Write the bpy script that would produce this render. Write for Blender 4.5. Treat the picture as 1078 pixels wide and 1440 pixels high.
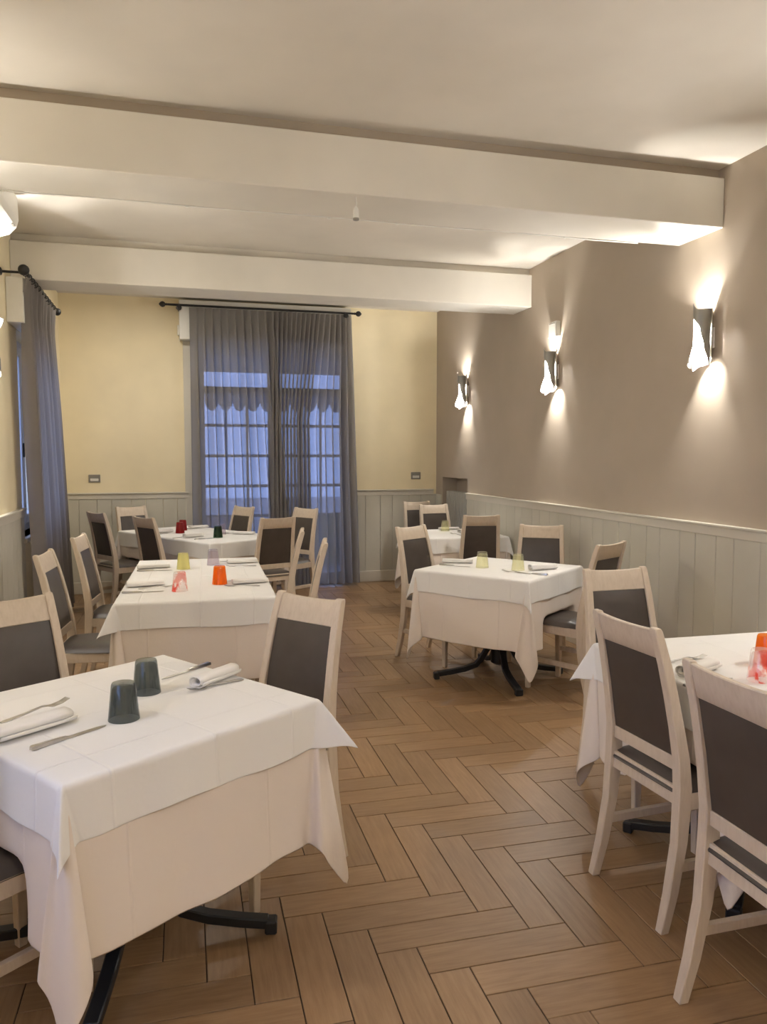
import bpy, bmesh, math, random
from mathutils import Vector, Matrix
random.seed(7)
for o in list(bpy.data.objects): bpy.data.objects.remove(o)
scene = bpy.context.scene
COL = scene.collection
R = math.radians

# ------------------------------------------------------------------ camera, world, exposure
EYE = 1.5
cam_d = bpy.data.cameras.new('camera')
cam = bpy.data.objects.new('camera', cam_d); COL.objects.link(cam)
cam.location = (0, 0, EYE)
cam.rotation_euler = (R(90 - 4.18), 0, R(-15.34))
cam_d.sensor_fit = 'VERTICAL'; cam_d.sensor_height = 36; cam_d.lens = 27.0
cam_d.clip_start = 0.05; cam_d.clip_end = 200
scene.camera = cam

world = bpy.data.worlds.new('dusk'); scene.world = world; world.use_nodes = True
bg = world.node_tree.nodes['Background']
bg.inputs[0].default_value = (0.30, 0.42, 0.82, 1); bg.inputs[1].default_value = 2.3

scene.view_settings.view_transform = 'Standard'
scene.view_settings.look = 'None'
scene.view_settings.gamma = 1
scene.view_settings.use_curve_mapping = False
scene.view_settings.exposure = 1.18
SCONCE_W = 26.0
LAMP_COL = (1.0, 0.97, 0.92)

# ------------------------------------------------------------------ room numbers
XR, XL, YB, YF, ZC = 3.093, -1.13, 8.85, -3.2, 3.155

# ------------------------------------------------------------------ materials
def mat(name, col, rough=0.6, metal=0.0, spec=0.5):
    m = bpy.data.materials.new(name); m.use_nodes = True
    b = m.node_tree.nodes['Principled BSDF']
    b.inputs['Base Color'].default_value = (*col, 1); b.inputs['Roughness'].default_value = rough
    b.inputs['Metallic'].default_value = metal; b.inputs['Specular IOR Level'].default_value = spec
    return m
def N(m, t, **kw):
    n = m.node_tree.nodes.new(t)
    for k, v in kw.items(): setattr(n, k, v)
    return n
def L(m, a, b): m.node_tree.links.new(a, b)
def bsdf(m): return m.node_tree.nodes['Principled BSDF']
def coords(m, kind='Object', scale=(1, 1, 1), rot=(0, 0, 0)):
    t = N(m, 'ShaderNodeTexCoord'); mp = N(m, 'ShaderNodeMapping')
    mp.inputs['Scale'].default_value = scale; mp.inputs['Rotation'].default_value = rot
    L(m, t.outputs[kind], mp.inputs['Vector']); return mp.outputs['Vector']
def noise(m, vec, scale, detail=4, rough=0.55):
    n = N(m, 'ShaderNodeTexNoise'); n.inputs['Scale'].default_value = scale
    n.inputs['Detail'].default_value = detail; n.inputs['Roughness'].default_value = rough
    L(m, vec, n.inputs['Vector']); return n.outputs['Fac']
def ramp(m, fac, stops):
    r = N(m, 'ShaderNodeValToRGB'); e = r.color_ramp.elements
    while len(e) < len(stops): e.new(0.5)
    for i, (p, c) in enumerate(stops): e[i].position = p; e[i].color = (*c, 1)
    L(m, fac, r.inputs['Fac']); return r.outputs['Color']
def bump(m, h, strength=0.2, dist=0.002):
    b = N(m, 'ShaderNodeBump'); b.inputs['Strength'].default_value = strength; b.inputs['Distance'].default_value = dist
    L(m, h, b.inputs['Height']); L(m, b.outputs['Normal'], bsdf(m).inputs['Normal'])
def paint(name, col, rough=0.75, var=0.06, scale=1.5):
    m = mat(name, col, rough); v = coords(m)
    c0 = tuple(x * (1 - var) for x in col); c1 = tuple(min(1, x * (1 + var)) for x in col)
    L(m, ramp(m, noise(m, v, scale, 3), [(0.3, c0), (0.7, c1)]), bsdf(m).inputs['Base Color'])
    bump(m, noise(m, v, 160, 3), 0.08, 0.001); return m

M = {}
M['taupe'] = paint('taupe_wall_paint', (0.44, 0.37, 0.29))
M['cream'] = paint('cream_wall_paint', (0.88, 0.77, 0.53))
M['ceiling'] = paint('ceiling_white', (0.71, 0.66, 0.58))
M['beam'] = paint('beam_white', (0.76, 0.72, 0.64), 0.55)
M['wainscot'] = paint('wainscot_paint', (0.60, 0.575, 0.49), 0.5)
M['trim'] = paint('trim_paint', (0.66, 0.62, 0.53), 0.45)
M['white_plastic'] = mat('white_plastic', (0.78, 0.76, 0.70), 0.4)
M['grey_plastic'] = mat('grey_plastic', (0.25, 0.23, 0.20), 0.45)
M['black_iron'] = mat('black_iron', (0.012, 0.011, 0.011), 0.5)
M['black_metal'] = mat('black_powder_coat', (0.012, 0.013, 0.016), 0.42)
M['steel'] = mat('cutlery_steel', (0.55, 0.53, 0.50), 0.28, 1.0)
M['table_board'] = paint('table_board', (0.35, 0.24, 0.15), 0.6)
M['radiator'] = mat('radiator_enamel', (0.48, 0.47, 0.42), 0.4)
M['window_paint'] = mat('window_paint', (0.52, 0.53, 0.55), 0.45)
M['sconce_grey'] = mat('sconce_brushed', (0.30, 0.29, 0.26), 0.4, 0.5)
M['sconce_white'] = mat('sconce_inner_white', (0.9, 0.88, 0.84), 0.5)
M['ground'] = paint('outside_paving', (0.4, 0.37, 0.36), 0.8)
M['outside_wall'] = paint('outside_render', (0.55, 0.36, 0.38), 0.8)
M['hedge'] = paint('hedge_green', (0.05, 0.10, 0.05), 0.8, 0.4, 9)

def emis(name, col, s):
    m = bpy.data.materials.new(name); m.use_nodes = True; nt = m.node_tree
    nt.nodes.remove(nt.nodes['Principled BSDF']); e = nt.nodes.new('ShaderNodeEmission')
    e.inputs[0].default_value = (*col, 1); e.inputs[1].default_value = s
    nt.links.new(e.outputs[0], nt.nodes['Material Output'].inputs[0]); return m
M['bulb'] = emis('lamp_bulb', (1.0, 0.93, 0.80), 22)

# whitewashed chair wood
m = mat('limed_wood', (0.55, 0.44, 0.33), 0.5); v = coords(m, 'Object', (14, 14, 2.2))
fac = noise(m, v, 6, 6, 0.65)
L(m, ramp(m, fac, [(0.25, (0.60, 0.49, 0.37)), (0.5, (0.66, 0.55, 0.43)), (0.8, (0.71, 0.60, 0.48))]), bsdf(m).inputs['Base Color'])
bump(m, fac, 0.15, 0.001); M['wood'] = m
m = mat('taupe_leather', (0.07, 0.055, 0.046), 0.42); v = coords(m)
L(m, ramp(m, noise(m, v, 7, 3), [(0.3, (0.062, 0.048, 0.040)), (0.7, (0.082, 0.066, 0.056))]), bsdf(m).inputs['Base Color'])
bump(m, noise(m, v, 420, 2), 0.12, 0.0006); M['leather'] = m

# floor tile: one material, tone by object, grain along local X
def tile_mat(name, from_obj):
    m = mat(name, (0.3, 0.2, 0.12), 0.38)
    if from_obj:
        oi = N(m, 'ShaderNodeObjectInfo'); rnd = oi.outputs['Random']
    else:
        at = N(m, 'ShaderNodeAttribute'); at.attribute_name = 'tone'; rnd = at.outputs['Fac']
    uv = N(m, 'ShaderNodeTexCoord'); mp = N(m, 'ShaderNodeMapping'); mp.inputs['Scale'].default_value = (3, 30, 1)
    L(m, uv.outputs['UV'], mp.inputs['Vector'])
    ad = N(m, 'ShaderNodeVectorMath', operation='ADD'); cm = N(m, 'ShaderNodeCombineXYZ')
    mu = N(m, 'ShaderNodeMath', operation='MULTIPLY'); mu.inputs[1].default_value = 57.0
    L(m, rnd, mu.inputs[0]); L(m, mu.outputs[0], cm.inputs[0]); L(m, mu.outputs[0], cm.inputs[1])
    L(m, mp.outputs[0], ad.inputs[0]); L(m, cm.outputs[0], ad.inputs[1])
    g = noise(m, ad.outputs[0], 2.2, 6, 0.6)
    c = ramp(m, g, [(0.25, (0.245, 0.140, 0.066)), (0.55, (0.315, 0.190, 0.095)), (0.8, (0.37, 0.235, 0.125))])
    hs = N(m, 'ShaderNodeHueSaturation'); mr = N(m, 'ShaderNodeMapRange')
    mr.inputs['To Min'].default_value = 0.86; mr.inputs['To Max'].default_value = 1.1
    L(m, rnd, mr.inputs['Value']); L(m, mr.outputs[0], hs.inputs['Value']); L(m, c, hs.inputs['Color'])
    L(m, hs.outputs[0], bsdf(m).inputs['Base Color']); bump(m, g, 0.12, 0.001); return m
M['tile'] = tile_mat('wood_look_tile', True); M['tile_far'] = tile_mat('wood_look_tile_far', False)
M['grout'] = mat('grout', (0.055, 0.035, 0.02), 0.85)

# tablecloth: weave + ironing creases laid out in cloth UV metres
def cloth_mat(name, col, creases):
    m = mat(name, col, 0.85, spec=0.2); t = N(m, 'ShaderNodeTexCoord'); sp = N(m, 'ShaderNodeSeparateXYZ')
    L(m, t.outputs['UV'], sp.inputs[0]); hs = None
    for axis, pos in creases:
        s = N(m, 'ShaderNodeMath', operation='SUBTRACT'); s.inputs[1].default_value = pos; L(m, sp.outputs[axis], s.inputs[0])
        a = N(m, 'ShaderNodeMath', operation='ABSOLUTE'); L(m, s.outputs[0], a.inputs[0])
        mr = N(m, 'ShaderNodeMapRange'); mr.interpolation_type = 'SMOOTHSTEP'
        mr.inputs['From Min'].default_value = 0; mr.inputs['From Max'].default_value = 0.007
        mr.inputs['To Min'].default_value = 1; mr.inputs['To Max'].default_value = 0; L(m, a.outputs[0], mr.inputs[0])
        if hs is None: hs = mr.outputs[0]
        else:
            ad = N(m, 'ShaderNodeMath', operation='ADD'); L(m, hs, ad.inputs[0]); L(m, mr.outputs[0], ad.inputs[1]); hs = ad.outputs[0]
    nz = noise(m, t.outputs['UV'], 5.0, 4, 0.6)
    mu = N(m, 'ShaderNodeMath', operation='MULTIPLY_ADD'); mu.inputs[1].default_value = 2.2; L(m, nz, mu.inputs[0]); L(m, hs, mu.inputs[2])
    bump(m, mu.outputs[0], 0.42, 0.004); return m
CR = [(0, 0.02), (1, -0.01), (0, 0.30), (1, 0.29), (0, -0.29), (1, -0.30)]
M['cloth_top'] = cloth_mat('white_tablecloth', (0.88, 0.86, 0.83), CR)
M['cloth_under'] = cloth_mat('ecru_tablecloth', (0.83, 0.74, 0.66), [(0, 0.2), (1, 0.18), (0, -0.25), (1, -0.22)])
M['napkin'] = cloth_mat('napkin_linen', (0.86, 0.83, 0.79), [(0, 0.0)])

# sheer curtain
def sheer(name, col, see):
    m = bpy.data.materials.new(name); m.use_nodes = True; nt = m.node_tree; nt.nodes.remove(nt.nodes['Principled BSDF'])
    d = N(m, 'ShaderNodeBsdfDiffuse'); d.inputs[0].default_value = (*col, 1)
    tl = N(m, 'ShaderNodeBsdfTranslucent'); tl.inputs[0].default_value = (*col, 1)
    tr = N(m, 'ShaderNodeBsdfTransparent'); tr.inputs[0].default_value = (0.82, 0.85, 0.95, 1)
    a = N(m, 'ShaderNodeMixShader'); a.inputs[0].default_value = 0.45; b = N(m, 'ShaderNodeMixShader')
    lw = N(m, 'ShaderNodeLayerWeight'); lw.inputs['Blend'].default_value = 0.5
    mr = N(m, 'ShaderNodeMapRange'); mr.inputs['To Min'].default_value = see; mr.inputs['To Max'].default_value = 0.02
    mr.inputs['From Max'].default_value = 0.9
    L(m, lw.outputs['Facing'], mr.inputs[0]); L(m, mr.outputs[0], b.inputs[0])
    L(m, d.outputs[0], a.inputs[1]); L(m, tl.outputs[0], a.inputs[2]); L(m, a.outputs[0], b.inputs[1]); L(m, tr.outputs[0], b.inputs[2])
    L(m, b.outputs[0], nt.nodes['Material Output'].inputs[0]); return m
M['sheer'] = sheer('sheer_grey_voile', (0.36, 0.335, 0.31), 0.16)
M['sheer_side'] = sheer('grey_voile_side', (0.33, 0.30, 0.275), 0.05)
M['lace'] = sheer('white_lace', (0.85, 0.85, 0.85), 0.08)

def glass(name, col, tint=1.0, pattern=None):
    m = bpy.data.materials.new(name); m.use_nodes = True; nt = m.node_tree; nt.nodes.remove(nt.nodes['Principled BSDF'])
    tr = N(m, 'ShaderNodeBsdfTransparent'); tr.inputs[0].default_value = (*[c ** 0.42 for c in col], 1)
    gl = N(m, 'ShaderNodeBsdfGlossy'); gl.inputs['Roughness'].default_value = 0.04; gl.inputs[0].default_value = (0.9, 0.9, 0.9, 1)
    df = N(m, 'ShaderNodeBsdfTranslucent'); df.inputs[0].default_value = (*[c ** 0.9 for c in col], 1)
    dd = N(m, 'ShaderNodeBsdfDiffuse'); dd.inputs[0].default_value = (*[c ** 0.9 for c in col], 1)
    dm = N(m, 'ShaderNodeMixShader'); dm.inputs[0].default_value = 0.5; L(m, df.outputs[0], dm.inputs[1]); L(m, dd.outputs[0], dm.inputs[2])
    mx = N(m, 'ShaderNodeMixShader'); mx.inputs[0].default_value = tint; L(m, tr.outputs[0], mx.inputs[1]); L(m, dm.outputs[0], mx.inputs[2])
    if pattern:
        v = coords(m, 'Object', (1, 1, 0.6), (0.5, 0.4, 0.3))
        f = ramp(m, noise(m, v, 26, 4), [(0.50, (1, 1, 1)), (0.56, pattern)])
        L(m, f, tr.inputs[0]); L(m, f, df.inputs[0]); L(m, f, dd.inputs[0])
    fr = N(m, 'ShaderNodeLayerWeight'); fr.inputs['Blend'].default_value = 0.5
    pw = N(m, 'ShaderNodeMath', operation='POWER'); pw.inputs[1].default_value = 4.0; L(m, fr.outputs['Facing'], pw.inputs[0])
    pm = N(m, 'ShaderNodeMath', operation='MULTIPLY_ADD'); pm.inputs[1].default_value = 0.5; pm.inputs[2].default_value = 0.04; L(m, pw.outputs[0], pm.inputs[0])
    o = N(m, 'ShaderNodeMixShader'); L(m, pm.outputs[0], o.inputs[0]); L(m, mx.outputs[0], o.inputs[1]); L(m, gl.outputs[0], o.inputs[2])
    L(m, o.outputs[0], nt.nodes['Material Output'].inputs[0]); return m
M['pane'] = glass('window_pane', (0.93, 0.96, 0.98), 0.0)
G = {'grey': glass('smoke_glass', (0.23, 0.258, 0.262), 0.06), 'yellow': glass('yellow_glass', (0.90, 0.86, 0.48), 0.35),
     'pink': glass('pink_swirl_glass', (0.95, 0.8, 0.78), 0.16, (0.95, 0.42, 0.36)), 'clear': glass('lilac_clear_glass', (0.80, 0.74, 0.80), 0.06),
     'orange': glass('orange_glass', (0.98, 0.30, 0.012), 0.55), 'red': glass('red_glass', (0.50, 0.012, 0.014), 0.35),
     'green': glass('green_glass', (0.05, 0.13, 0.07), 0.12), 'lime': glass('lime_glass', (0.93, 0.92, 0.70), 0.10)}

# ------------------------------------------------------------------ mesh helpers
class MB:
    def __init__(s): s.v, s.f, s.uv = [], [], None
    def add(s, vs, fs):
        o = len(s.v); s.v += [tuple(p) for p in vs]; s.f += [tuple(i + o for i in f) for f in fs]; return s
    def hexa(s, p):  # bottom 4 ccw, top 4 ccw
        return s.add(p, [(3, 2, 1, 0), (4, 5, 6, 7), (0, 1, 5, 4), (1, 2, 6, 5), (2, 3, 7, 6), (3, 0, 4, 7)])
    def box(s, x0, x1, y0, y1, z0, z1):
        return s.hexa([(x0, y0, z0), (x1, y0, z0), (x1, y1, z0), (x0, y1, z0), (x0, y0, z1), (x1, y0, z1), (x1, y1, z1), (x0, y1, z1)])
    def loft(s, rings, cap=True):
        n = len(rings[0]); o = len(s.v)
        for r in rings: s.v += [tuple(p) for p in r]
        for i in range(len(rings) - 1):
            for j in range(n):
                k = (j + 1) % n; a = o + i * n
                s.f.append((a + j, a + k, a + n + k, a + n + j))
        if cap:
            s.f.append(tuple(o + j for j in range(n))[::-1]); s.f.append(tuple(o + (len(rings) - 1) * n + j for j in range(n)))
        return s
    def tube(s, path, r, n=10):
        P = [Vector(p) for p in path]; rings = []
        for i, p in enumerate(P):
            t = (P[min(i + 1, len(P) - 1)] - P[max(i - 1, 0)]).normalized()
            u = t.cross(Vector((0, 0, 1)))
            if u.length < 1e-3: u = t.cross(Vector((0, 1, 0)))
            u.normalize(); w = t.cross(u); rr = r[i] if isinstance(r, (list, tuple)) else r
            rings.append([p + (u * math.cos(2 * math.pi * k / n) + w * math.sin(2 * math.pi * k / n)) * rr for k in range(n)])
        return s.loft(rings)
    def lathe(s, prof, n=24, c=(0, 0, 0), axis='z'):
        def P(r, h, a):
            x, y = r * math.cos(a), r * math.sin(a)
            q = (x, y, h) if axis == 'z' else ((h, x, y) if axis == 'x' else (x, h, y))
            return (q[0] + c[0], q[1] + c[1], q[2] + c[2])
        return s.loft([[P(r, h, 2 * math.pi * k / n) for k in range(n)] for r, h in prof], True)
    def grid(s, fn, nu, nv):
        o = len(s.v); s.v += [tuple(fn(i / nu, j / nv)) for j in range(nv + 1) for i in range(nu + 1)]
        for j in range(nv):
            for i in range(nu):
                a = o + j * (nu + 1) + i; s.f.append((a, a + 1, a + nu + 2, a + nu + 1))
        return s
    def mesh(s, name, smooth=False, bevel=0, seg=1, fix=True):
        me = bpy.data.meshes.new(name); bm = bmesh.new(); me.from_pydata(s.v, [], s.f)
        bm.from_mesh(me)
        if fix: bmesh.ops.recalc_face_normals(bm, faces=bm.faces)
        if bevel:
            es = [e for e in bm.edges if len(e.link_faces) == 2 and e.calc_face_angle(0) > 0.5]
            bmesh.ops.bevel(bm, geom=es, offset=bevel, segments=seg, affect='EDGES', profile=0.6, clamp_overlap=True)
        bm.to_mesh(me); bm.free()
        if smooth:
            me.polygons.foreach_set('use_smooth', [True] * len(me.polygons))
            if smooth != 'all': me.set_sharp_from_angle(angle=R(40))
        return me
    def build(s, name, material, parent=None, smooth=False, bevel=0, seg=1, loc=None, fix=True):
        return link(name, s.mesh(name, smooth, bevel, seg, fix), material, parent, loc)
def link(name, me, material, parent=None, loc=None):
    if material is not None:
        mt = M[material] if isinstance(material, str) else material
        if not me.materials: me.materials.append(mt)
    o = bpy.data.objects.new(name, me); COL.objects.link(o)
    if parent: o.parent = parent
    if loc: o.location = loc
    return o
def tag(o, label=None, cat=None, group=None, kind=None):
    if label: o['label'] = label
    if cat: o['category'] = cat
    if group: o['group'] = group
    if kind: o['kind'] = kind
    return o
def empty(name, loc=(0, 0, 0), rz=0, **kw):
    o = bpy.data.objects.new(name, None); COL.objects.link(o); o.location = loc; o.rotation_euler = (0, 0, rz); o.empty_display_size = 0.1
    return tag(o, **kw)
def copy_tree(o, parent=None):
    c = o.copy(); COL.objects.link(c)
    if parent is not None: c.parent = parent
    for ch in list(o.children): copy_tree(ch, c)
    return c
def struct(o, label, cat): return tag(o, label, cat, kind='structure')

# ------------------------------------------------------------------ room shell
def wall_cells(u0, u1, z0, z1, holes):
    us = sorted({u0, u1, *[h[0] for h in holes], *[h[1] for h in holes]}); zs = sorted({z0, z1, *[h[2] for h in holes], *[h[3] for h in holes]})
    for a, b in zip(us, us[1:]):
        for c, d in zip(zs, zs[1:]):
            mu, mz = (a + b) / 2, (c + d) / 2
            if not any(h[0] < mu < h[1] and h[2] < mz < h[3] for h in holes): yield a, b, c, d
WT = 0.28
ZB = 3.215   # the last bay's ceiling sits a little higher
DOOR = (0.30, 1.98, 0.0, 2.74)                     # glazed door opening in the back wall
WIN1 = (6.48, 7.75, 0.86, 2.46); WIN2 = (-0.1, 1.7, 0.86, 2.45)
NICHE = (7.83, 8.62, 0.12, 1.25)
b = MB()
for a, c, d, e in wall_cells(XL - WT, XR + WT, 0, ZB + .1, [DOOR]): b.box(a, c, YB, YB + WT, d, e)
wall_back = struct(b.build('wall_back', 'cream'), 'cream yellow back wall with the curtained glass door', 'wall')
b = MB()
for a, c, d, e in wall_cells(YF, YB, 0, ZB + .1, [WIN1, WIN2]): b.box(XL - WT, XL, a, c, d, e)
wall_left = struct(b.build('wall_left', 'cream'), 'cream left wall with curtained window and air conditioner', 'wall')
b = MB()
for a, c, d, e in wall_cells(YF, YB, 0, ZB + .1, [NICHE]): b.box(XR, XR + 0.18, a, c, d, e)
b.box(XR + .18, XR + .24, YF, YB, 0, ZB + .1)
wall_right = struct(b.build('wall_right', 'taupe'), 'taupe right wall carrying the row of wall lamps', 'wall')
wall_front = struct(MB().box(XL - WT, XR + WT, YF - WT, YF, 0, ZC + .1).build('wall_front', 'cream'), 'plain cream wall behind the viewer', 'wall')
b = MB().box(XL - WT, XR + WT, YF - WT, 6.5, ZC, ZC + .25); b.box(XL - WT, XR + WT, 6.5, YB + WT, ZB, ZC + .25)
ceiling = struct(b.build('ceiling', 'ceiling'), 'off-white plastered ceiling above the dining room', 'ceiling')

def beam(n, y0, y1, label):
    root = tag(empty('trim_%d' % n, (0, y0, 0)), label, 'ceiling beam', kind='structure')
    MB().box(XL + .001, XR - .001, 0, y1 - y0, 2.812, 3.092).build('beam_casing', 'beam', root, bevel=0.004)
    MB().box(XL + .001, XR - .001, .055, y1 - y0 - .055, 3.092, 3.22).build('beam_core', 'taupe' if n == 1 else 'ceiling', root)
    return root
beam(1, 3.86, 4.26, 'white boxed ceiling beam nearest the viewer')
beam(2, 6.32, 6.69, 'white boxed ceiling beam further back, near the curtains')
b = MB()
for x in (XL - .0, ):
    pass
# ------------------------------------------------------------------ wainscot planks, rails, baseboards
def planks(parent, axis, u0, u1, face, sign, seed, zt=1.04):
    rnd = random.Random(seed); u = u0; k = 0
    while u < u1 - 0.02:
        w = [0.150, 0.185, 0.150, 0.205][k % 4]; e = min(u + w, u1)
        if u1 - e < 0.04: e = u1
        t = 0.016 + 0.0012 * rnd.random(); g = 0.0012; me = MB()
        if axis == 'y': me.box(min(face, face + sign * t), max(face, face + sign * t), u + g, e - g, 0.10, zt)
        else: me.box(u + g, e - g, min(face, face + sign * t), max(face, face + sign * t), 0.10, zt)
        me.build('wainscot_plank', 'wainscot', parent, bevel=0.003); u = e; k += 1
def rail(name, axis, u0, u1, face, sign, label):
    def bx(b, d, z0, z1):
        lo, hi = min(face, face + sign * d), max(face, face + sign * d)
        return b.box(lo, hi, u0, u1, z0, z1) if axis == 'y' else b.box(u0, u1, lo, hi, z0, z1)
    b = MB(); bx(b, .024, 1.03, 1.085); bx(b, .038, 1.085, 1.10)
    return struct(b.build(name, 'trim', bevel=0.003), label, 'chair rail')
def base(name, axis, u0, u1, face, sign, label):
    lo, hi = min(face, face + sign * .026), max(face, face + sign * .026); b = MB()
    b.box(lo, hi, u0, u1, 0, .13) if axis == 'y' else b.box(u0, u1, lo, hi, 0, .13)
    return struct(b.build(name, 'trim', bevel=0.004), label, 'baseboard')
b0 = [(wall_back, 'x', XL, .17, YB, -1), (wall_back, 'x', 2.05, XR, YB, -1), (wall_right, 'y', 1.6, 7.80, XR, -1), (wall_left, 'y', 3.2, 6.46, XL, 1), (wall_right, 'y', 8.65, YB - .03, XR, -1)]
for i, a in enumerate(b0): planks(*a, 11 + i)
rail('trim_3', 'x', XL, .17, YB, -1, 'painted chair rail on the back wall left of the curtain')
rail('trim_4', 'x', 2.05, XR - .04, YB, -1, 'painted chair rail on the back wall right of the curtain')
rail('trim_5', 'y', -3.1, 7.80, XR, -1, 'painted chair rail running along the taupe wall')
rail('trim_6', 'y', 2.6, 6.46, XL, 1, 'painted chair rail on the left wall before the window')
base('baseboard_back_left', 'x', XL, .17, YB, -1, 'painted baseboard of the back wall left of the curtain')
base('baseboard_back_right', 'x', 2.05, XR, YB, -1, 'painted baseboard of the back wall right of the curtain')
base('baseboard_right', 'y', -3.1, 7.80, XR, -1, 'painted baseboard along the taupe wall')
base('baseboard_left', 'y', 2.6, 6.46, XL, 1, 'painted baseboard of the left wall')

# ------------------------------------------------------------------ herringbone floor
floor = struct(MB().box(XL - .3, XR + .3, YF - .3, YB + .3, -.1, -.0035).build('floor', 'grout'), 'herringbone floor of brown wood-look tiles', 'floor')
W, LN = 0.125, 0.5
TA = R(-0.9); ORG = Vector((1.07, 2.26))
ca, sa = math.cos(TA), math.sin(TA)
def fw(x, y):  # herringbone frame -> world
    return (ORG.x + ca * x - sa * y, ORG.y + sa * x + ca * y)
F_, PIT, YAW = 1080., R(4.18), R(15.34)
def screen(p):
    x, y, z = p[0], p[1], p[2] - EYE
    xc = x * math.cos(YAW) - y * math.sin(YAW); d = x * math.sin(YAW) + y * math.cos(YAW)
    dep = d * math.cos(PIT) - z * math.sin(PIT); up = d * math.sin(PIT) + z * math.cos(PIT)
    return (539 + F_ * xc / dep, 720 - F_ * up / dep, dep) if dep > .1 else (9e9, 9e9, dep)
G_ = 0.0035
def tile_mesh(nm):
    b = MB(); b.box(G_ / 2, LN - G_ / 2, -W + G_ / 2, -G_ / 2, -.006, 0); me = b.mesh(nm, bevel=.0012)
    uv = me.uv_layers.new(name='UVMap')
    for l in me.loops: c = me.vertices[l.vertex_index].co; uv.data[l.index].uv = (c.x, c.y)
    me.materials.append(M['tile']); return me
TM = tile_mesh('floor_tile')
tiles = []
OX = 0.569 - 1.07 + 0.0
for i in range(-80, 81):
    for j in range(-14, 15):
        hx, hy = OX + i * W + j * LN, -i * W + j * LN
        for vert in (0, 1):
            if vert: cx, cy = hx + W / 2, hy - W - LN / 2
            else: cx, cy = hx + LN / 2, hy - W / 2
            wx, wy = fw(cx, cy)
            if XL - .2 < wx < XR + .2 and -1.6 < wy < YB + .2: tiles.append((wx, wy, vert, hx, hy))
def seen(t):
    u, v, d = screen((t[0], t[1], 0)); return -60 < u < 1138 and v < 1500 and d > .4
vis = sorted([t for t in tiles if seen(t)], key=lambda t: t[0] ** 2 + t[1] ** 2)
near = vis[:300]; ns = set(id(t) for t in near)
for t in near:
    o = link('floor_tile', TM, None, floor)
    if t[2]:
        p = fw(t[3], t[4] - W); o.rotation_euler = (0, 0, TA - math.pi / 2); o.location = (p[0], p[1], 0)
        # local +x runs down -y; tile spans local y in [-W,0] -> shift so it covers x in [0,W]
        q = fw(t[3] + W, t[4] - W); o.location = (q[0], q[1], 0)
    else:
        p = fw(t[3], t[4]); o.rotation_euler = (0, 0, TA); o.location = (p[0], p[1], 0)
b = MB(); tone = []; uvs = []
for t in tiles:
    if id(t) in ns: continue
    hx, hy = t[3], t[4]; g = G_ / 2
    x0, x1, y0, y1 = (hx, hx + W, hy - W - LN, hy - W) if t[2] else (hx, hx + LN, hy - W, hy)
    c = [fw(*q) for q in ((x0 + g, y0 + g), (x1 - g, y0 + g), (x1 - g, y1 - g), (x0 + g, y1 - g))]
    b.hexa([(*q, -.006) for q in c] + [(*q, 0) for q in c]); r = random.random(); tone += [r] * 6
    uvs.append((t[2], x0, y0))
me = b.mesh('floor_tile_field', fix=False)
at = me.attributes.new('tone', 'FLOAT', 'FACE'); at.data.foreach_set('value', tone)
uv = me.uv_layers.new(name='UVMap')
for p in me.polygons:
    vt, x0, y0 = uvs[p.index // 6]
    for li in p.loop_indices:
        c = me.vertices[me.loops[li].vertex_index].co; uv.data[li].uv = (c.y, c.x) if vt else (c.x, c.y)
tag(link('floor_tile_field', me, 'tile_far', floor), kind='stuff')

# ------------------------------------------------------------------ glazed door, back wall
door = tag(empty('door_1', (DOOR[0], YB + .06, 0)), 'glazed double door with small panes behind the sheer curtain', 'glass door', kind='structure')
DW, DH = DOOR[1] - DOOR[0], DOOR[3]
def bar(x0, x1, z0, z1, nm, y0=0, y1=.06, mt='window_paint', par=door): return MB().box(x0, x1, y0, y1, z0, z1).build(nm, mt, par, bevel=.004)
bar(0, .06, 0, DH, 'door_frame'); bar(DW - .06, DW, 0, DH, 'door_frame'); bar(.06, DW - .06, DH - .06, DH, 'door_frame')
bar(.06, DW - .06, 2.20, 2.28, 'transom_bar'); bar(DW / 2 - .07, DW / 2 + .07, 0, DH - .06, 'meeting_stile')
rows = [0.12 + .345 * k for k in range(7)]
rows[-1] = 2.20
for s in (0, 1):
    x0, x1 = (.06, DW / 2 - .07) if s == 0 else (DW / 2 + .07, DW - .06)
    bar(x0, x1, 0, .12, 'bottom_rail'); xm = [x0, x0 + (x1 - x0) / 3, x0 + 2 * (x1 - x0) / 3, x1]
    for x in xm[1:3]: bar(x - .013, x + .013, .12, 2.20, 'muntin', .012, .048)
    for z in rows[1:-1]: bar(x0, x1, z - .016, z + .016, 'muntin', .014, .046)
    for i in range(3):
        for j in range(6):
            MB().box(xm[i] + .01, xm[i + 1] - .01, .027, .032, rows[j] + .01, rows[j + 1] - .01).build('pane', 'pane', door)
    MB().box(x0, x1, .027, .032, 2.28, DH - .06).build('transom_pane', 'pane', door)
# painted casing at the sides + roller shutter box
b = MB().box(.135, .30, YB - .022, YB, 0, 2.76); b.box(1.98, 2.045, YB - .022, YB, 0, 2.76)
struct(b.build('trim_7', 'trim', bevel=.004), 'white painted casing around the glazed door', 'door casing')
b = empty('shutter_box', (.10, YB, 2.76), label='white roller shutter box above the glazed door', cat='shutter box')
MB().box(0, 1.90, -.16, -.002, 0, .42).build('casing', 'white_plastic', b, bevel=.006)
MB().box(-.018, 0, -.09, -.03, .05, .16).build('strap_guide', 'white_plastic', b, bevel=.004)
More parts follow.
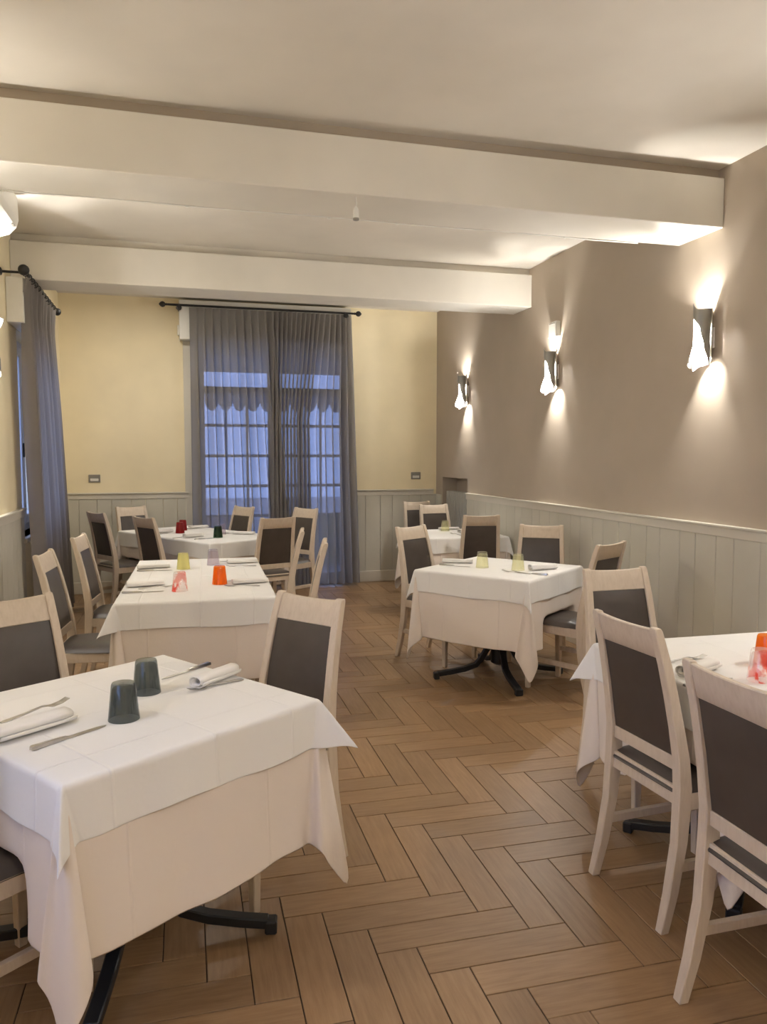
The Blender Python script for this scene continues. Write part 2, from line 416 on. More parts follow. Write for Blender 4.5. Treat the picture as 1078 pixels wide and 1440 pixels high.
# lace valance on the door
def valance(x0, x1, label):
    n = 5
    def fn(u, v):
        z0 = 2.26; d = .16 + .10 * abs(math.sin(u * n * math.pi)) ** .7
        return (x0 + (x1 - x0) * u, YB - .03 + .012 * math.sin(u * 60), z0 - d * v)
    tag(MB().grid(fn, 120, 6).build('lace_valance', 'lace', smooth='all', fix=False), label, 'valance', 'lace valances on the glass door')
valance(.36, 1.12, 'scalloped white lace valance on the left leaf of the glass door')
valance(1.16, 1.92, 'scalloped white lace valance on the right leaf of the glass door')

# outside
g = struct(MB().box(-14, 16, -8, 30, -.3, -.12).build('ground', 'ground'), 'paved terrace outside the windows', 'ground')
for x0, x1, mt, nm, lb in ((-.4, .9, 'outside_wall', 'garden_wall', 'low pinkish garden wall outside the glass door'), (1.6, 3.4, 'hedge', 'hedge', 'dark hedge outside the right leaf of the glass door')):
    tag(MB().box(x0, x1, 11.2, 11.5, -.12, .62).build(nm, mt, bevel=.03), lb, nm.split('_')[-1])

struct(MB().box(-2.5, 5.5, YB + WT, 11.0, 2.66, 2.80).build('pane_shade_slab', 'ground'), 'porch roof outside above the glazed door', 'roof')  # added slab that blocks sky light so the upper door panes go darker
# ------------------------------------------------------------------ left window
w = tag(empty('window_1', (XL - .13, WIN1[0], WIN1[2])), 'tall casement window behind the left curtain', 'window', kind='structure')
WH, WL = WIN1[3] - WIN1[2], WIN1[1] - WIN1[0]
def wbar(y0, y1, z0, z1, nm, x0=-.03, x1=.03, mt='window_paint', par=w): return MB().box(x0, x1, y0, y1, z0, z1).build(nm, mt, par, bevel=.004)
def casement(w, WL, WH):
    wbar(0, .06, 0, WH, 'window_frame', par=w); wbar(WL - .06, WL, 0, WH, 'window_frame', par=w)
    wbar(.06, WL - .06, 0, .06, 'window_frame', par=w); wbar(.06, WL - .06, WH - .06, WH, 'window_frame', par=w)
    for y0, y1 in ((.06, WL / 2), (WL / 2, WL - .06)):
        wbar(y0, y0 + .06, .06, WH - .06, 'sash_stile', -.02, .045, par=w); wbar(y1 - .06, y1, .06, WH - .06, 'sash_stile', -.02, .045, par=w)
        wbar(y0 + .06, y1 - .06, .06, .14, 'sash_rail', -.02, .045, par=w); wbar(y0 + .06, y1 - .06, WH - .14, WH - .06, 'sash_rail', -.02, .045, par=w)
        wbar(y0 + .06, y1 - .06, .14, WH - .14, 'pane', .004, .010, 'pane', par=w)
    h = wbar(WL / 2 - .03, WL / 2 - .005, WH * .43 - .06, WH * .43 + .06, 'handle', .045, .058, 'black_iron', par=w)
    MB().tube([(.055, WL / 2 - .018, WH * .43), (.10, WL / 2 - .018, WH * .43), (.10, WL / 2 - .018, WH * .43 - .10)], .009, 8).build('handle_lever', 'black_iron', h, smooth=True)
casement(w, WL, WH)
MB().box(-.14, .17, -.06, WL + .06, -.035, 0).build('window_sill', 'trim', w, bevel=.005)
w2 = tag(empty('window_2', (XL - .13, WIN2[0], WIN2[2])), 'casement window on the left wall beside the viewer', 'window', kind='structure')
casement(w2, WIN2[1] - WIN2[0], WIN2[3] - WIN2[2])
MB().box(-.14, .17, -.06, WIN2[1] - WIN2[0] + .06, -.035, 0).build('window_sill', 'trim', w2, bevel=.005)
b = empty('shutter_box', (XL, 6.12, 2.462), label='boxed white shutter casing above the left window', cat='shutter box')
MB().box(.002, .118, 0, 1.38, 0, .322).build('casing', 'white_plastic', b, bevel=.004)
MB().box(.118, .123, .10, 1.34, .03, .30).build('access_panel', 'grey_plastic', b, bevel=.002)
MB().tube([(.04, .02, .322), (.04, .02, .345)], .007, 8).build('fixing_stud', 'white_plastic', b)

# ------------------------------------------------------------------ curtains
def finial(root, c, axis, s=1):
    prof = [(.008, 0), (.016, .006), (.010, .016), (.026, .03), (.032, .048), (.026, .066), (.012, .080), (.002, .086)]
    MB().lathe([(r, s * h) for r, h in prof], 16, c, axis).build('finial', 'black_iron', root, smooth='all')
def rod_x(name, x0, x1, y, z, label):
    root = empty(name, (0, y, z), label=label, cat='curtain rod')
    MB().tube([(x0, 0, 0), (x1, 0, 0)], .012, 12).build('pole', 'black_iron', root, smooth=True)
    finial(root, (x0, 0, 0), 'x', -1); finial(root, (x1, 0, 0), 'x', 1)
    for x in (x0 + .12, x1 - .10):
        k = MB().tube([(x, YB - y - .002, -.03), (x, .0, -.03), (x, 0, -.015)], .009, 8).build('bracket', 'black_iron', root, smooth=True)
        MB().lathe([(.026, -.026), (.03, -.012), (.026, 0), (.005, .004)], 14, (x, 0, -.03), 'y').build('bracket_cap', 'black_iron', k, smooth=True)
    return root
rod_x('curtain_rod', -.02, 2.03, 8.66, 3.115, 'black iron curtain rod over the glazed door')
def curtain(name, mt, u0, u1, u0b, u1b, ztop, zbot, folds, amp, place, label, group, seed, dens=None, phase=0):
    rnd = random.Random(seed); ph = [rnd.uniform(-.6, .6) for _ in range(200)]
    nu = folds * 14
    def fn(s, v):
        t = v  # 0 top .. 1 bottom
        a = u0 + (u1 - u0) * s; bb = u0b + (u1b - u0b) * s; e = min(1, t * 1.3)
        # bunching: 'dens' maps s to a warped s lower down
        if dens: q = s + (dens(s) - s) * min(1, t * 2.2 + .15); a = u0 + (u1 - u0) * q; bb = u0b + (u1b - u0b) * q
        x = a + (bb - a) * t
        k = int(s * folds); f = s * folds * 2 * math.pi + phase
        head = max(0, 1 - t / .035)
        am = amp * (.45 + .75 * min(1, t * 3)) * (1 - .55 * head) * (1 + .3 * math.sin(s * 17 + seed))
        off = am * math.sin(f + .5 * math.sin(t * 2.4 + ph[k % 200]) * t) + .18 * am * math.sin(2 * f + 1.3)
        x += (.010 + .018 * t) * math.cos(f + 1.0)
        return place(x, off, ztop + (zbot - ztop) * t)
    o = MB().grid(fn, nu, 34).build(name, mt, smooth='all', fix=False)
    return tag(o, label, 'curtain', group)
pb = lambda x, off, z: (x, 8.655 + off, z)
curtain('curtain', 'sheer', .20, 1.10, .20, 1.28, 3.095, .03, 11, .034, pb, 'sheer grey curtain panel over the left leaf of the glass door', 'sheer curtains', 3)
def dn(s):   # right panel: gathered towards the middle of the door, one slack gap, a bunch at the wall
    for (a, b_), (c, d) in zip(((0, 0), (.66, .46), (.76, .64), (1, 1)), ((.66, .46), (.76, .64), (1, 1))):
        if s <= c: return b_ + (d - b_) * (s - a) / (c - a)
    return s
curtain('curtain', 'sheer', 1.06, 1.99, 1.04, 2.07, 3.095, .03, 17, .040, pb, 'sheer grey curtain panel over the right leaf of the glass door', 'sheer curtains', 5, dn)
# left wall rod and curtain
root = empty('curtain_rod', (-.975, 5.95, 2.796), label='black iron curtain rod over the left window', cat='curtain rod')
MB().tube([(0, 0, 0), (0, 1.60, 0)], .013, 12).build('pole', 'black_iron', root, smooth=True)
MB().lathe([(.004, -.045), (.024, -.038), (.036, -.018), (.038, 0), (.032, .02), (.012, .034)], 16, (0, 0, 0), 'y').build('finial', 'black_iron', root, smooth='all')
MB().lathe([(.012, -.01), (.030, .006), (.034, .022), (.024, .042), (.004, .05)], 16, (0, 1.60, 0), 'y').build('finial', 'black_iron', root, smooth='all')
for y in (.03, 1.54):
    k = MB().tube([(-.163, y, -.01), (0, y, -.01)], .009, 8).build('bracket', 'black_iron', root, smooth=True)
    MB().lathe([(.030, 0), (.028, .012), (.012, .02)], 14, (-.164, y, -.01), 'x').build('wall_plate', 'black_iron', k, smooth=True)
for i in range(12):
    y = .06 + i * .13
    MB().tube([(.022 * math.cos(a * math.pi / 6), y, -.008 + .022 * math.sin(a * math.pi / 6)) for a in range(13)], .003, 6).build('ring', 'black_iron', root, smooth=True)
pl = lambda y, off, z: (-1.0 + off + .03 * max(0, (z - 2.6) / .2) + .01 * (2.9 - z) / 2.9, y, z)
curtain('curtain', 'sheer_side', 6.10, 7.50, 6.32, 8.25, 2.805, .04, 9, .036, pl, 'grey curtain hanging beside the left wall window', 'curtains', 8, phase=-1.2)

# ------------------------------------------------------------------ radiator
rad = empty('radiator', (XR + .03, 7.87, .16), label='column radiator in the niche of the right wall', cat='radiator')
for i in range(13):
    y = .03 + i * .055; k = MB()
    k.box(.0, .11, y - .015, y + .015, .02, .93)
    k.build('radiator_column', 'radiator', rad, bevel=.012, seg=2)
MB().box(.03, .07, .0, .72, .03, .07).build('manifold', 'radiator', rad, bevel=.006); MB().box(.03, .07, .0, .72, .87, .91).build('manifold', 'radiator', rad, bevel=.006)
for y in (.1, .6): MB().box(.02, .09, y, y + .03, -.04, .03).build('support_foot', 'radiator', rad)

# ------------------------------------------------------------------ wall lamps
def make_sconce():
    root = empty('wall_lamp')
    MB().box(-.010, 0, -.032, .032, -.06, .06).build('back_plate', 'sconce_white', root, bevel=.003)
    Hh, ax = .185, -.066
    def lerp(tb, t):
        for (a, b_), (c, d) in zip(tb, tb[1:]):
            if a <= t <= c: k = ease_((t - a) / (c - a)); return b_ + (d - b_) * k
        return tb[-1][1]
    def ease_(x): return x * x * (3 - 2 * x)
    def sheet(lo, hi, rad, z0, z1, rr):
        def P(a, t):
            l, h = lerp(lo, t), lerp(hi, t); an = R(l + (h - l) * a); r_ = lerp(rad, t) + rr
            zb, zt = lerp(z0, a), lerp(z1, a)
            return (ax - r_ * math.cos(an), r_ * math.sin(an), zb + (zt - zb) * t)
        return P
    def two(args, name, m_out, m_in, nu=24, nv=24):
        o = MB().grid(sheet(*args, .0015), nu, nv).build(name, m_out, root, smooth='all', fix=False)
        MB().grid(sheet(*args, 0), nu, nv).build('lining', m_in, o, smooth='all', fix=False)
    # front shade: wraps the room side at the top and twists towards the near side lower down
    two(([(0, -118), (.25, -128), (.55, -112), (.8, -122), (1, -135)], [(0, -98), (.25, -66), (.55, -40), (.8, 22), (1, 38)], [(0, .050), (1, .052)], [(0, -.165), (.5, -Hh), (1, -.15)], [(0, .165), (.6, .16), (1, .205)]), 'shade', 'sconce_grey', 'sconce_white')
    # shell towards the wall: keeps the light off the wall beside the lamp
    two(([(0, 70), (1, 68)], [(0, 242), (1, 242)], [(0, .054), (1, .054)], [(0, -.19), (.35, -.16), (1, -.12)], [(0, .115), (.6, .14), (1, .19)]), 'shell', 'sconce_white', 'sconce_white')
    # flared white reflector at the foot of the far side
    two(([(0, 8), (1, 40)], [(0, 92), (1, 92)], [(0, .074), (1, .055)], [(0, -.150), (1, -.175)], [(0, -.075), (1, -.02)]), 'reflector', 'sconce_white', 'sconce_white', 12, 10)
    MB().lathe([(.003, -.085), (.010, -.075), (.011, 0), (.010, .075), (.003, .085)], 12, (ax, 0, 0)).build('bulb', 'bulb', root, smooth='all')
    return root
sconce0 = make_sconce(); used = [False]; LAMPS = []
def sconce(y, side, label):
    o = copy_tree(sconce0) if used[0] else sconce0
    used[0] = True
    o.location = (XR if side > 0 else XL, y, 2.195)
    if side < 0: o.rotation_euler = (0, math.pi, 0)
    tag(o, label, 'wall lamp', 'folded metal wall lamps')
    LAMPS.append(o)
sconce(3.935, 1, 'folded metal wall lamp on the taupe wall, nearest the viewer')
sconce(5.83, 1, 'folded metal wall lamp on the taupe wall, below the small wall box')
sconce(7.83, 1, 'folded metal wall lamp on the taupe wall, above the radiator niche')
sconce(5.26, -1, 'glowing wall lamp on the left wall below the air conditioner')
for y, sd, wh in ((2.0, 1, 'taupe wall over the near right table'), (.08, 1, 'taupe wall level with the viewer'), (-1.8, 1, 'taupe wall behind the viewer'),
                  (3.75, -1, 'left wall over the front left table'), (1.95, -1, 'left wall just past the viewer'), (-.5, -1, 'left wall beside the viewer'), (-2.3, -1, 'left wall behind the viewer')):
    sconce(y, sd, 'folded metal wall lamp on the ' + wh)
def lamp_data(k):
    ld = bpy.data.lights.new('lamp_light', 'POINT'); ld.energy = SCONCE_W * k; ld.color = LAMP_COL; ld.shadow_soft_size = .014; return ld
LD, LD_STRONG = lamp_data(1), lamp_data(2.2)
for o in LAMPS:
    ld = LD_STRONG if abs(o.location.y - 5.26) < .01 else LD
    for dz in ((.075, -.075) if o.rotation_euler.y == 0 else (.05, -.05)):
        l = bpy.data.objects.new('lamp_light', ld); COL.objects.link(l); l.parent = o; l.location = (-.064, 0, dz)

cl = empty('fill_lamp', (1.0, -1.6, ZC), label='round opal ceiling lamp behind the viewer', cat='ceiling lamp')  # added fill light out of view, brightens cloth fronts and chair backs
MB().lathe([(.19, 0), (.19, -.03), (.17, -.035)], 32).build('base_ring', 'white_plastic', cl, smooth=True)
MB().lathe([(.18, -.03), (.175, -.06), (.14, -.085), (.07, -.1), (.002, -.104)], 32).build('fill_dome', emis('fill_glow', (1.0, .93, .83), 32), cl, smooth=True)

fl = empty('ceiling_spot', (-.15, 7.5, ZB), label='round flush ceiling light in the last bay, hidden by the far beam', cat='ceiling light')
MB().lathe([(.15, 0), (.15, -.018), (.125, -.02), (.122, -.012), (.12, -.004)], 32).build('rim', 'white_plastic', fl, smooth=True)
MB().lathe([(.12, -.004), (.12, -.009), (.06, -.0095), (.001, -.01)], 32).build('diffuser', emis('flush_glow', (1.0, .95, .86), 58), fl, smooth=True)

# ------------------------------------------------------------------ air conditioner, small wall fittings
ac = empty('air_conditioner', (XL, 4.56, 2.87), label='white split air conditioner high on the left wall', cat='air conditioner')
prof = [(0, .0), (.10, -.005), (.17, .02), (.212, .065), (.225, .11), (.222, .25), (.18, .29), (0, .295)]
MB().loft([[(x, y, z) for x, z in prof] for y in (0, .84)]).build('housing', 'white_plastic', ac, bevel=.004)
MB().loft([[(x, y, z) for x, z in [(.115, .0), (.168, .018), (.208, .062), (.214, .06), (.172, .012), (.117, -.006)]] for y in (.05, .79)]).build('louvre', 'white_plastic', ac)
MB().box(.205, .217, .70, .76, .05, .056).build('indicator', 'grey_plastic', ac)
def wallplate(x, z, label):
    r = empty('switch_plate', (x, YB, z), label=label, cat='switch')
    MB().box(-.06, .06, -.010, -.001, -.042, .042).build('cover_frame', 'grey_plastic', r, bevel=.003)
    MB().box(-.042, .042, -.014, -.010, -.028, .002).build('rocker', 'white_plastic', r, bevel=.002)
    MB().box(-.042, .042, -.013, -.010, .004, .028).build('socket_module', 'grey_plastic', r, bevel=.002)
wallplate(-.815, 1.255, 'small grey switch plate on the back wall left of the curtain')
wallplate(2.83, 1.262, 'small grey switch plate on the back wall near the radiator')
sb = empty('wall_box', (XR, 5.845, 2.54), label='small white alarm box above the middle wall lamp', cat='alarm box')
MB().box(-.045, -.001, -.065, .065, -.065, .065).build('cover', 'white_plastic', sb, bevel=.006); MB().box(-.05, -.045, -.045, .045, .045, .052).build('grille', 'grey_plastic', sb)
# cable along the beam with clips and the capped lamp holder
cable = empty('beam_cable', (0, 4.262, 2.815), label='thin white cable clipped along the front beam', cat='cable')
MB().tube([(-1.1 + .3 * i, .006, -.004 - .003 * math.sin(i * 1.7)) for i in range(14)], .004, 6).build('wire', 'white_plastic', cable, smooth=True)
for x in (.1, .86, 1.25, 2.3): MB().box(x - .008, x + .008, 0, .014, -.012, .006).build('clip', 'white_plastic', cable, bevel=.002)
lh = empty('lamp_holder', (.925, 3.90, 2.81), label='small capped lamp holder hanging below the front beam', cat='lamp holder')
MB().tube([(0, 0, 0), (.004, 0, -.03), (0, 0, -.055)], .0035, 6).build('wire', 'white_plastic', lh, smooth=True)
MB().lathe([(.004, -.05), (.013, -.060), (.019, -.075), (.020, -.118)], 14).build('holder', 'white_plastic', lh, smooth=True)
MB().lathe([(.021, -.116), (.021, -.126), (.017, -.128)], 14).build('cap', 'grey_plastic', lh, smooth=True); lh.scale = (.75, .75, .9)

# ------------------------------------------------------------------ chairs
def quad(cx, cy, z, w, d): return [(cx - w / 2, cy - d / 2, z), (cx + w / 2, cy - d / 2, z), (cx + w / 2, cy + d / 2, z), (cx - w / 2, cy + d / 2, z)]
def py(z):   # centre line of the rear post
    pts = [(0, -.262), (.12, -.232), (.28, -.203), (.44, -.192), (.55, -.197), (.70, -.222), (.85, -.256), (.972, -.292)]
    for (a, b_), (c, d) in zip(pts, pts[1:]):
        if a <= z <= c: return b_ + (d - b_) * (z - a) / (c - a)
    return pts[-1][1]
def px(z): return .182 - .006 * min(z, .45) / .45 - .026 * max(0, z - .45) / .52
def make_chair():
    r = empty('dining_chair')
    for s in (-1, 1):
        zs = [0, .12, .28, .395, .455, .55, .65, .75, .85, .93, .958, .970]
        rings = [quad(s * px(z), py(z), z, .030 + (.006 if .1 < z < .6 else .002), (.030, .036, .043, .050, .050, .044, .040, .037, .034, .031, .029, .020)[i]) for i, z in enumerate(zs)]
        MB().loft(rings).build('back_post', 'wood', r, smooth=True, bevel=.003)
        MB().loft([quad(s * .176, .186, 0, .028, .028), quad(s * .178, .188, .25, .036, .036), quad(s * .180, .188, .425, .040, .040)]).build('leg', 'wood', r, bevel=.003)
        MB().hexa([(s * .18 - .010, -.19, .385), (s * .18 + .010, -.19, .385), (s * .183 + .010, .18, .385), (s * .183 - .010, .18, .385), (s * .18 - .010, -.19, .436), (s * .18 + .010, -.19, .436), (s * .183 + .010, .18, .436), (s * .183 - .010, .18, .436)]).build('seat_rail', 'wood', r, bevel=.002)
        MB().box(s * .177 - .010, s * .177 + .010, -.215, .185, .185, .215).build('stretcher', 'wood', r, bevel=.002)
    MB().box(-.17, .17, .180, .200, .385, .436).build('seat_rail', 'wood', r, bevel=.002)
    def slab(z0, z1, t, inset, nm, mt, bev, bow=0, off=0):
        def fr(sd):
            def fn(u, v):
                z = z0 + (z1 - z0) * v; x = (px(z) - inset) * (u * 2 - 1)
                pil = t / 2 + bow * (1 - abs(u * 2 - 1) ** 4) * (1 - abs(v * 2 - 1) ** 6)
                z2 = z - (.006 * (1 - (u * 2 - 1) ** 2) * v if nm == 'top_rail' else 0)
                return (x, py(z) + off + sd * pil, z2)
            return fn
        nu, nv = (10, 10) if bow else (8, 2); b = MB()
        b.grid(fr(-1), nu, nv); b.grid(fr(1), nu, nv); n = (nu + 1) * (nv + 1)
        ring = [i for i in range(nu + 1)] + [j * (nu + 1) + nu for j in range(1, nv + 1)] + [nv * (nu + 1) + i for i in range(nu - 1, -1, -1)] + [j * (nu + 1) for j in range(nv - 1, 0, -1)]
        for a, c in zip(ring, ring[1:] + ring[:1]): b.f.append((a, c, c + n, a + n))
        return b.build(nm, mt, r, smooth=True, bevel=bev)
    slab(.868, .964, .020, .010, 'top_rail', 'wood', .003)
    slab(.548, .869, .012, .012, 'back_panel', 'leather', 0, .009)
    slab(.505, .549, .022, .010, 'lower_rail', 'wood', .002)
    slab(.395, .455, .022, .010, 'rear_seat_rail', 'wood', .002)
    # upholstered seat
    def seat(u, v):
        a, c = u * 2 - 1, v * 2 - 1
        yy = .002 + .211 * c; hw = .196 + .010 * c
        h = (1 - abs(a) ** 6) ** .5 * (1 - abs(c) ** 6) ** .5
        return (hw * a, yy, .438 + .036 * h + .006 * (1 - a * a) * (1 - c * c))
    b = MB().grid(seat, 22, 22); b.grid(lambda u, v: (seat(u, v)[0], seat(u, v)[1], .434), 1, 1)
    b.build('seat', 'leather', r, smooth='all', fix=False)
    b = MB().box(-.19, .19, -.19, .20, .428, .440); b.build('seat_board', 'wood', r)
    return r
chair0 = make_chair(); first = [True]
CH = {}
def chair(key, tx, ty, face, label, group, yofs=.292):
    """tx,ty: floor point under the middle of the chair's top rail; face: heading of the sitter in degrees"""
    o = chair0 if first[0] else copy_tree(chair0); first[0] = False
    f = R(face); cx, cy = tx + yofs * math.cos(f), ty + yofs * math.sin(f)
    o.location = (cx, cy, 0); o.rotation_euler = (0, 0, f - math.pi / 2); tag(o, label, 'chair', group); CH[key] = (cx, cy, f)
GF = 'dining chairs at the front left table'; GM = 'dining chairs at the long middle table'; GR = 'dining chairs at the right middle table'
GB = 'dining chairs at the far left table'; GN = 'dining chairs at the near right table'; GX = 'dining chairs by the back wall'
chair('A', 1.418, 2.186, 4, 'limed dining chair at the near right table, whole back and legs in view', GN)
chair('B', 1.293, 1.545, 0, 'nearest limed dining chair, cut off by the right edge of the picture', GN)
chair('G', 2.02, 3.207, -90, 'limed dining chair at the far end of the near right table', GN)
chair('C', .5016, 2.885, 218, 'limed dining chair behind the front left table, on the aisle side', GF)
chair('D', -.605, 3.12, -57, 'limed dining chair cut off by the left edge, behind the front left table', GF)
chair('V', -.745, 2.04, 38, 'limed dining chair at the left edge, only its seat and legs showing', GF)
chair('E', -.70, 4.57, -6, 'limed dining chair on the left of the long table, nearer one', GM)
chair('F', -.62, 5.48, -7, 'limed dining chair on the left of the long table, farther one', GM)
chair('U', .92, 4.72, 170, 'limed dining chair on the aisle side of the long table, nearer one', GM)
chair('T', .90, 5.48, 171, 'limed dining chair on the aisle side of the long table, farther one', GM)
chair('H', 2.748, 5.39, -122, 'limed dining chair behind the lime glasses, against the taupe wall', GR)
chair('I', 2.585, 4.14, 119, 'limed dining chair at the right middle table, seat empty and backrest half hidden', GR)
chair('K', 1.742, 5.575, -58, 'limed dining chair at the left of the right middle table, on the aisle', GR)
chair('J', 2.676, 6.415, 78, 'limed dining chair with its back to us at the far right table', 'dining chairs at the far right table')
chair('L', 2.765, 8.01, -85, 'limed dining chair beyond the far right table, facing us', 'dining chairs at the far right table')
chair('M', 2.76, 8.60, -84, 'limed dining chair pushed against the back wall in the right corner', GX)
chair('N', -.71, 7.71, 32, 'dark shaded dining chair at the far left table, nearest the left curtain', GB)
chair('P', -.258, 7.01, 33, 'bluish lit dining chair at the near side of the far left table', GB)
chair('O', -.435, 8.53, -60, 'dining chair at the head of the far left table, against the back wall', GB)
chair('Q', .73, 8.22, 211, 'dining chair before the blue curtained door, left one', GB)
chair('S', 1.32, 7.80, 214, 'dining chair before the curtained door, right one, partly hidden', GB)
chair('R', .88, 6.665, 108, 'dining chair with its back to us at the near end of the far left table', GB)

# ------------------------------------------------------------------ tables and cloths
ZT = .742
def make_table():
    r = empty('table')
    MB().box(-.395, .395, -.395, .395, ZT - .026, ZT).build('table_top', 'table_board', r, bevel=.004)
    MB().box(-.16, .16, -.16, .16, ZT - .04, ZT - .026).build('mounting_plate', 'black_metal', r)
    MB().lathe([(.036, .10), (.036, ZT - .04)], 20).build('column', 'black_metal', r, smooth=True)
    MB().lathe([(.03, .085), (.055, .10), (.055, .24), (.040, .26)], 20).build('hub', 'black_metal', r, smooth=True)
    for k in range(4):
        a = R(45 + 90 * k); c, s = math.cos(a), math.sin(a)
        pr = [(.04, .225), (.085, .19), (.12, .13), (.16, .085), (.24, .060), (.34, .043), (.425, .033)]
        rings = []
        for i, (d, z) in enumerate(pr):
            w, h = .021, .016
            t = (pr[min(i + 1, 6)][0] - pr[max(i - 1, 0)][0], pr[min(i + 1, 6)][1] - pr[max(i - 1, 0)][1]); l = math.hypot(*t); nx, nz = -t[1] / l * h, t[0] / l * h
            rings.append([((d + q * nx) * c - p * s * w, (d + q * nx) * s + p * c * w, z + q * nz) for p, q in ((-1, -1), (1, -1), (1, 1), (-1, 1))])
        g = MB().loft(rings).build('base_leg', 'black_metal', r, smooth=True, bevel=.004)
        e = MB().loft([[(d * c - p * s * .024, d * s + p * c * .024, z) for p, z in ((-1, .0), (1, .0), (1, .044), (-1, .044))] for d in (.415, .452)])
        e.build('foot_cap', 'black_metal', g, bevel=.005)
    return r
table0 = make_table(); tf = [True]
def ease(x): return x * x * (3 - 2 * x)
def cloth(name, cx, cy, rz, half, drop, z, mt, label, group, corners, chairs=(), seed=0, ripple=.006, hx=None, drops=None, pile=True, flare=.02):
    """square cloth draped over a square top. corners: per corner (tip angle, side lean, swing of the flap in degrees)"""
    rnd = random.Random(seed); rr = .012; half_x = hx or half
    drops = drops or [drop] * 4
    V, Fc, UV = [], [], []
    idx = {}
    def put(key, p, uv):
        if key in idx: return idx[key]
        idx[key] = len(V); V.append(p); UV.append(uv); return idx[key]
    ph = [rnd.uniform(0, 6.28) for _ in range(12)]
    def prof(s):
        q = rr * math.pi / 2
        if s < q: return rr * math.sin(s / rr), rr * (1 - math.cos(s / rr))
        return rr, rr + s - q
    NT, NE, NR, NK = 18, 18, 16, 14
    sides = [((1, 0), (0, 1)), ((0, 1), (-1, 0)), ((-1, 0), (0, -1)), ((0, -1), (1, 0))]  # outward normal, tangent ccw
    hh = lambda n: half_x if abs(n[0]) > .5 else half
    # top
    for i in range(NT + 1):
        for j in range(NT + 1):
            x, y = -half_x + 2 * half_x * i / NT, -half + 2 * half * j / NT
            put(('t', i, j), (x, y, z + .0008 * math.sin(9 * x + ph[0]) * math.sin(8 * y + ph[1])), (x, y))
    for i in range(NT):
        for j in range(NT): Fc.append([('t', i, j), ('t', i + 1, j), ('t', i + 1, j + 1), ('t', i, j + 1)])
    def fold(ci, th, s, h):   # fan at corner ci, th in 0..1 across 90 deg
        tip, lean, swing = corners[ci]
        n0, t0 = sides[ci]; n1 = sides[(ci + 1) % 4][0]
        c = (n0[0] * half_x + n1[0] * half_x, n0[1] * half + n1[1] * half)
        a = th * math.pi / 2; e = (n0[0] * math.cos(a) + n1[0] * math.sin(a), n0[1] * math.cos(a) + n1[1] * math.sin(a))
        # horizontal direction the flap swings to
        sw = R(swing); d0 = ((n0[0] + n1[0]) / 1.4142, (n0[1] + n1[1]) / 1.4142)
        H = (d0[0] * math.cos(sw) - d0[1] * math.sin(sw), d0[0] * math.sin(sw) + d0[1] * math.cos(sw))
        w = ease(1 - abs(th * 2 - 1)); phi = R(tip) * w
        out, dn = prof(s); k = min(1, s / max(h, .01))
        # sides of the flap lean back along the table edges so the tip can hang
        le = (1 - w) * lean * dn; t = (-n1[0], -n1[1]) if th < .5 else (-n0[0], -n0[1])
        pl_ = math.sin(th * math.pi * 4) * .022 * k * (1 if h > .3 else .3)
        sd = (-d0[1], d0[0]); lt = -math.sin(2 * math.pi * th) * k * (.045 if h > .3 else .0)
        c = (c[0] + sd[0] * lt, c[1] + sd[1] * lt)
        return (c[0] + e[0] * out + H[0] * math.sin(phi) * dn + t[0] * le * .6 + e[0] * pl_, c[1] + e[1] * out + H[1] * math.sin(phi) * dn + t[1] * le * .6 + e[1] * pl_, z - dn * math.cos(phi) * (1 - .0 * w))
    for si, (n, t) in enumerate(sides):
        hn = hh(n); ht = hh(t); d = drops[si]
        for i in range(NE + 1):
            e = -1 + 2 * i / NE
            for r_ in range(1, NR + 1):
                s = d * r_ / NR; out, dn = prof(s); k = dn / max(d, .01)
                cr = ease(abs(e) ** 5) if abs(e) < 1 else 1
                ci = si if e > 0 else (si - 1) % 4
                lean = corners[ci][1]
                o = out + flare * k * dn / max(d, .01) * d * 2 + ripple * k * math.sin(e * 7 + ph[si]) + ripple * .5 * k * math.sin(e * 15 + ph[si + 4])
                o = o * (1 - cr) + out * cr
                tt = e * ht - math.copysign(1, e) * lean * dn * .6 * cr
                sag = .012 * k * math.sin(e * 4 + ph[si + 2]) * (1 - cr)
                p = (n[0] * (hn + o) + t[0] * tt, n[1] * (hn + o) + t[1] * tt, z - dn + sag * .4)
                put(('s', si, i, r_), p, (n[0] * (hn + s) + t[0] * e * ht, n[1] * (hn + s) + t[1] * e * ht))
    # side keys at row 0 = border of the top
    def key(si, i, r_):
        if r_ > 0: return ('s', si, i, r_)
        return [('t', NT, i), ('t', NT - i, NT), ('t', 0, NT - i), ('t', i, 0)][si]
    for si in range(4):
        for i in range(NE):
            for r_ in range(NR): Fc.append([key(si, i, r_), key(si, i, r_ + 1), key(si, i + 1, r_ + 1), key(si, i + 1, r_)])
    for ci in range(4):
        n0 = sides[ci][0]; n1 = sides[(ci + 1) % 4][0]; d0, d1 = drops[ci], drops[(ci + 1) % 4]
        c = (n0[0] * half_x + n1[0] * half_x, n0[1] * half + n1[1] * half)
        for k in range(1, NK):
            th = k / NK; a = th * math.pi / 2
            Rm = min(d0 / max(math.cos(a), 1e-6), d1 / max(math.sin(a), 1e-6))
            for r_ in range(1, NR + 1):
                s = Rm * r_ / NR
                put(('c', ci, k, r_), fold(ci, th, s, Rm), (c[0] + (n0[0] * math.cos(a) + n1[0] * math.sin(a)) * s, c[1] + (n0[1] * math.cos(a) + n1[1] * math.sin(a)) * s))
        def ck(k, r_):
            if r_ == 0: return key(ci, NE, 0)
            if k == 0: return ('s', ci, NE, r_)
            if k == NK: return ('s', (ci + 1) % 4, 0, r_)
            return ('c', ci, k, r_)
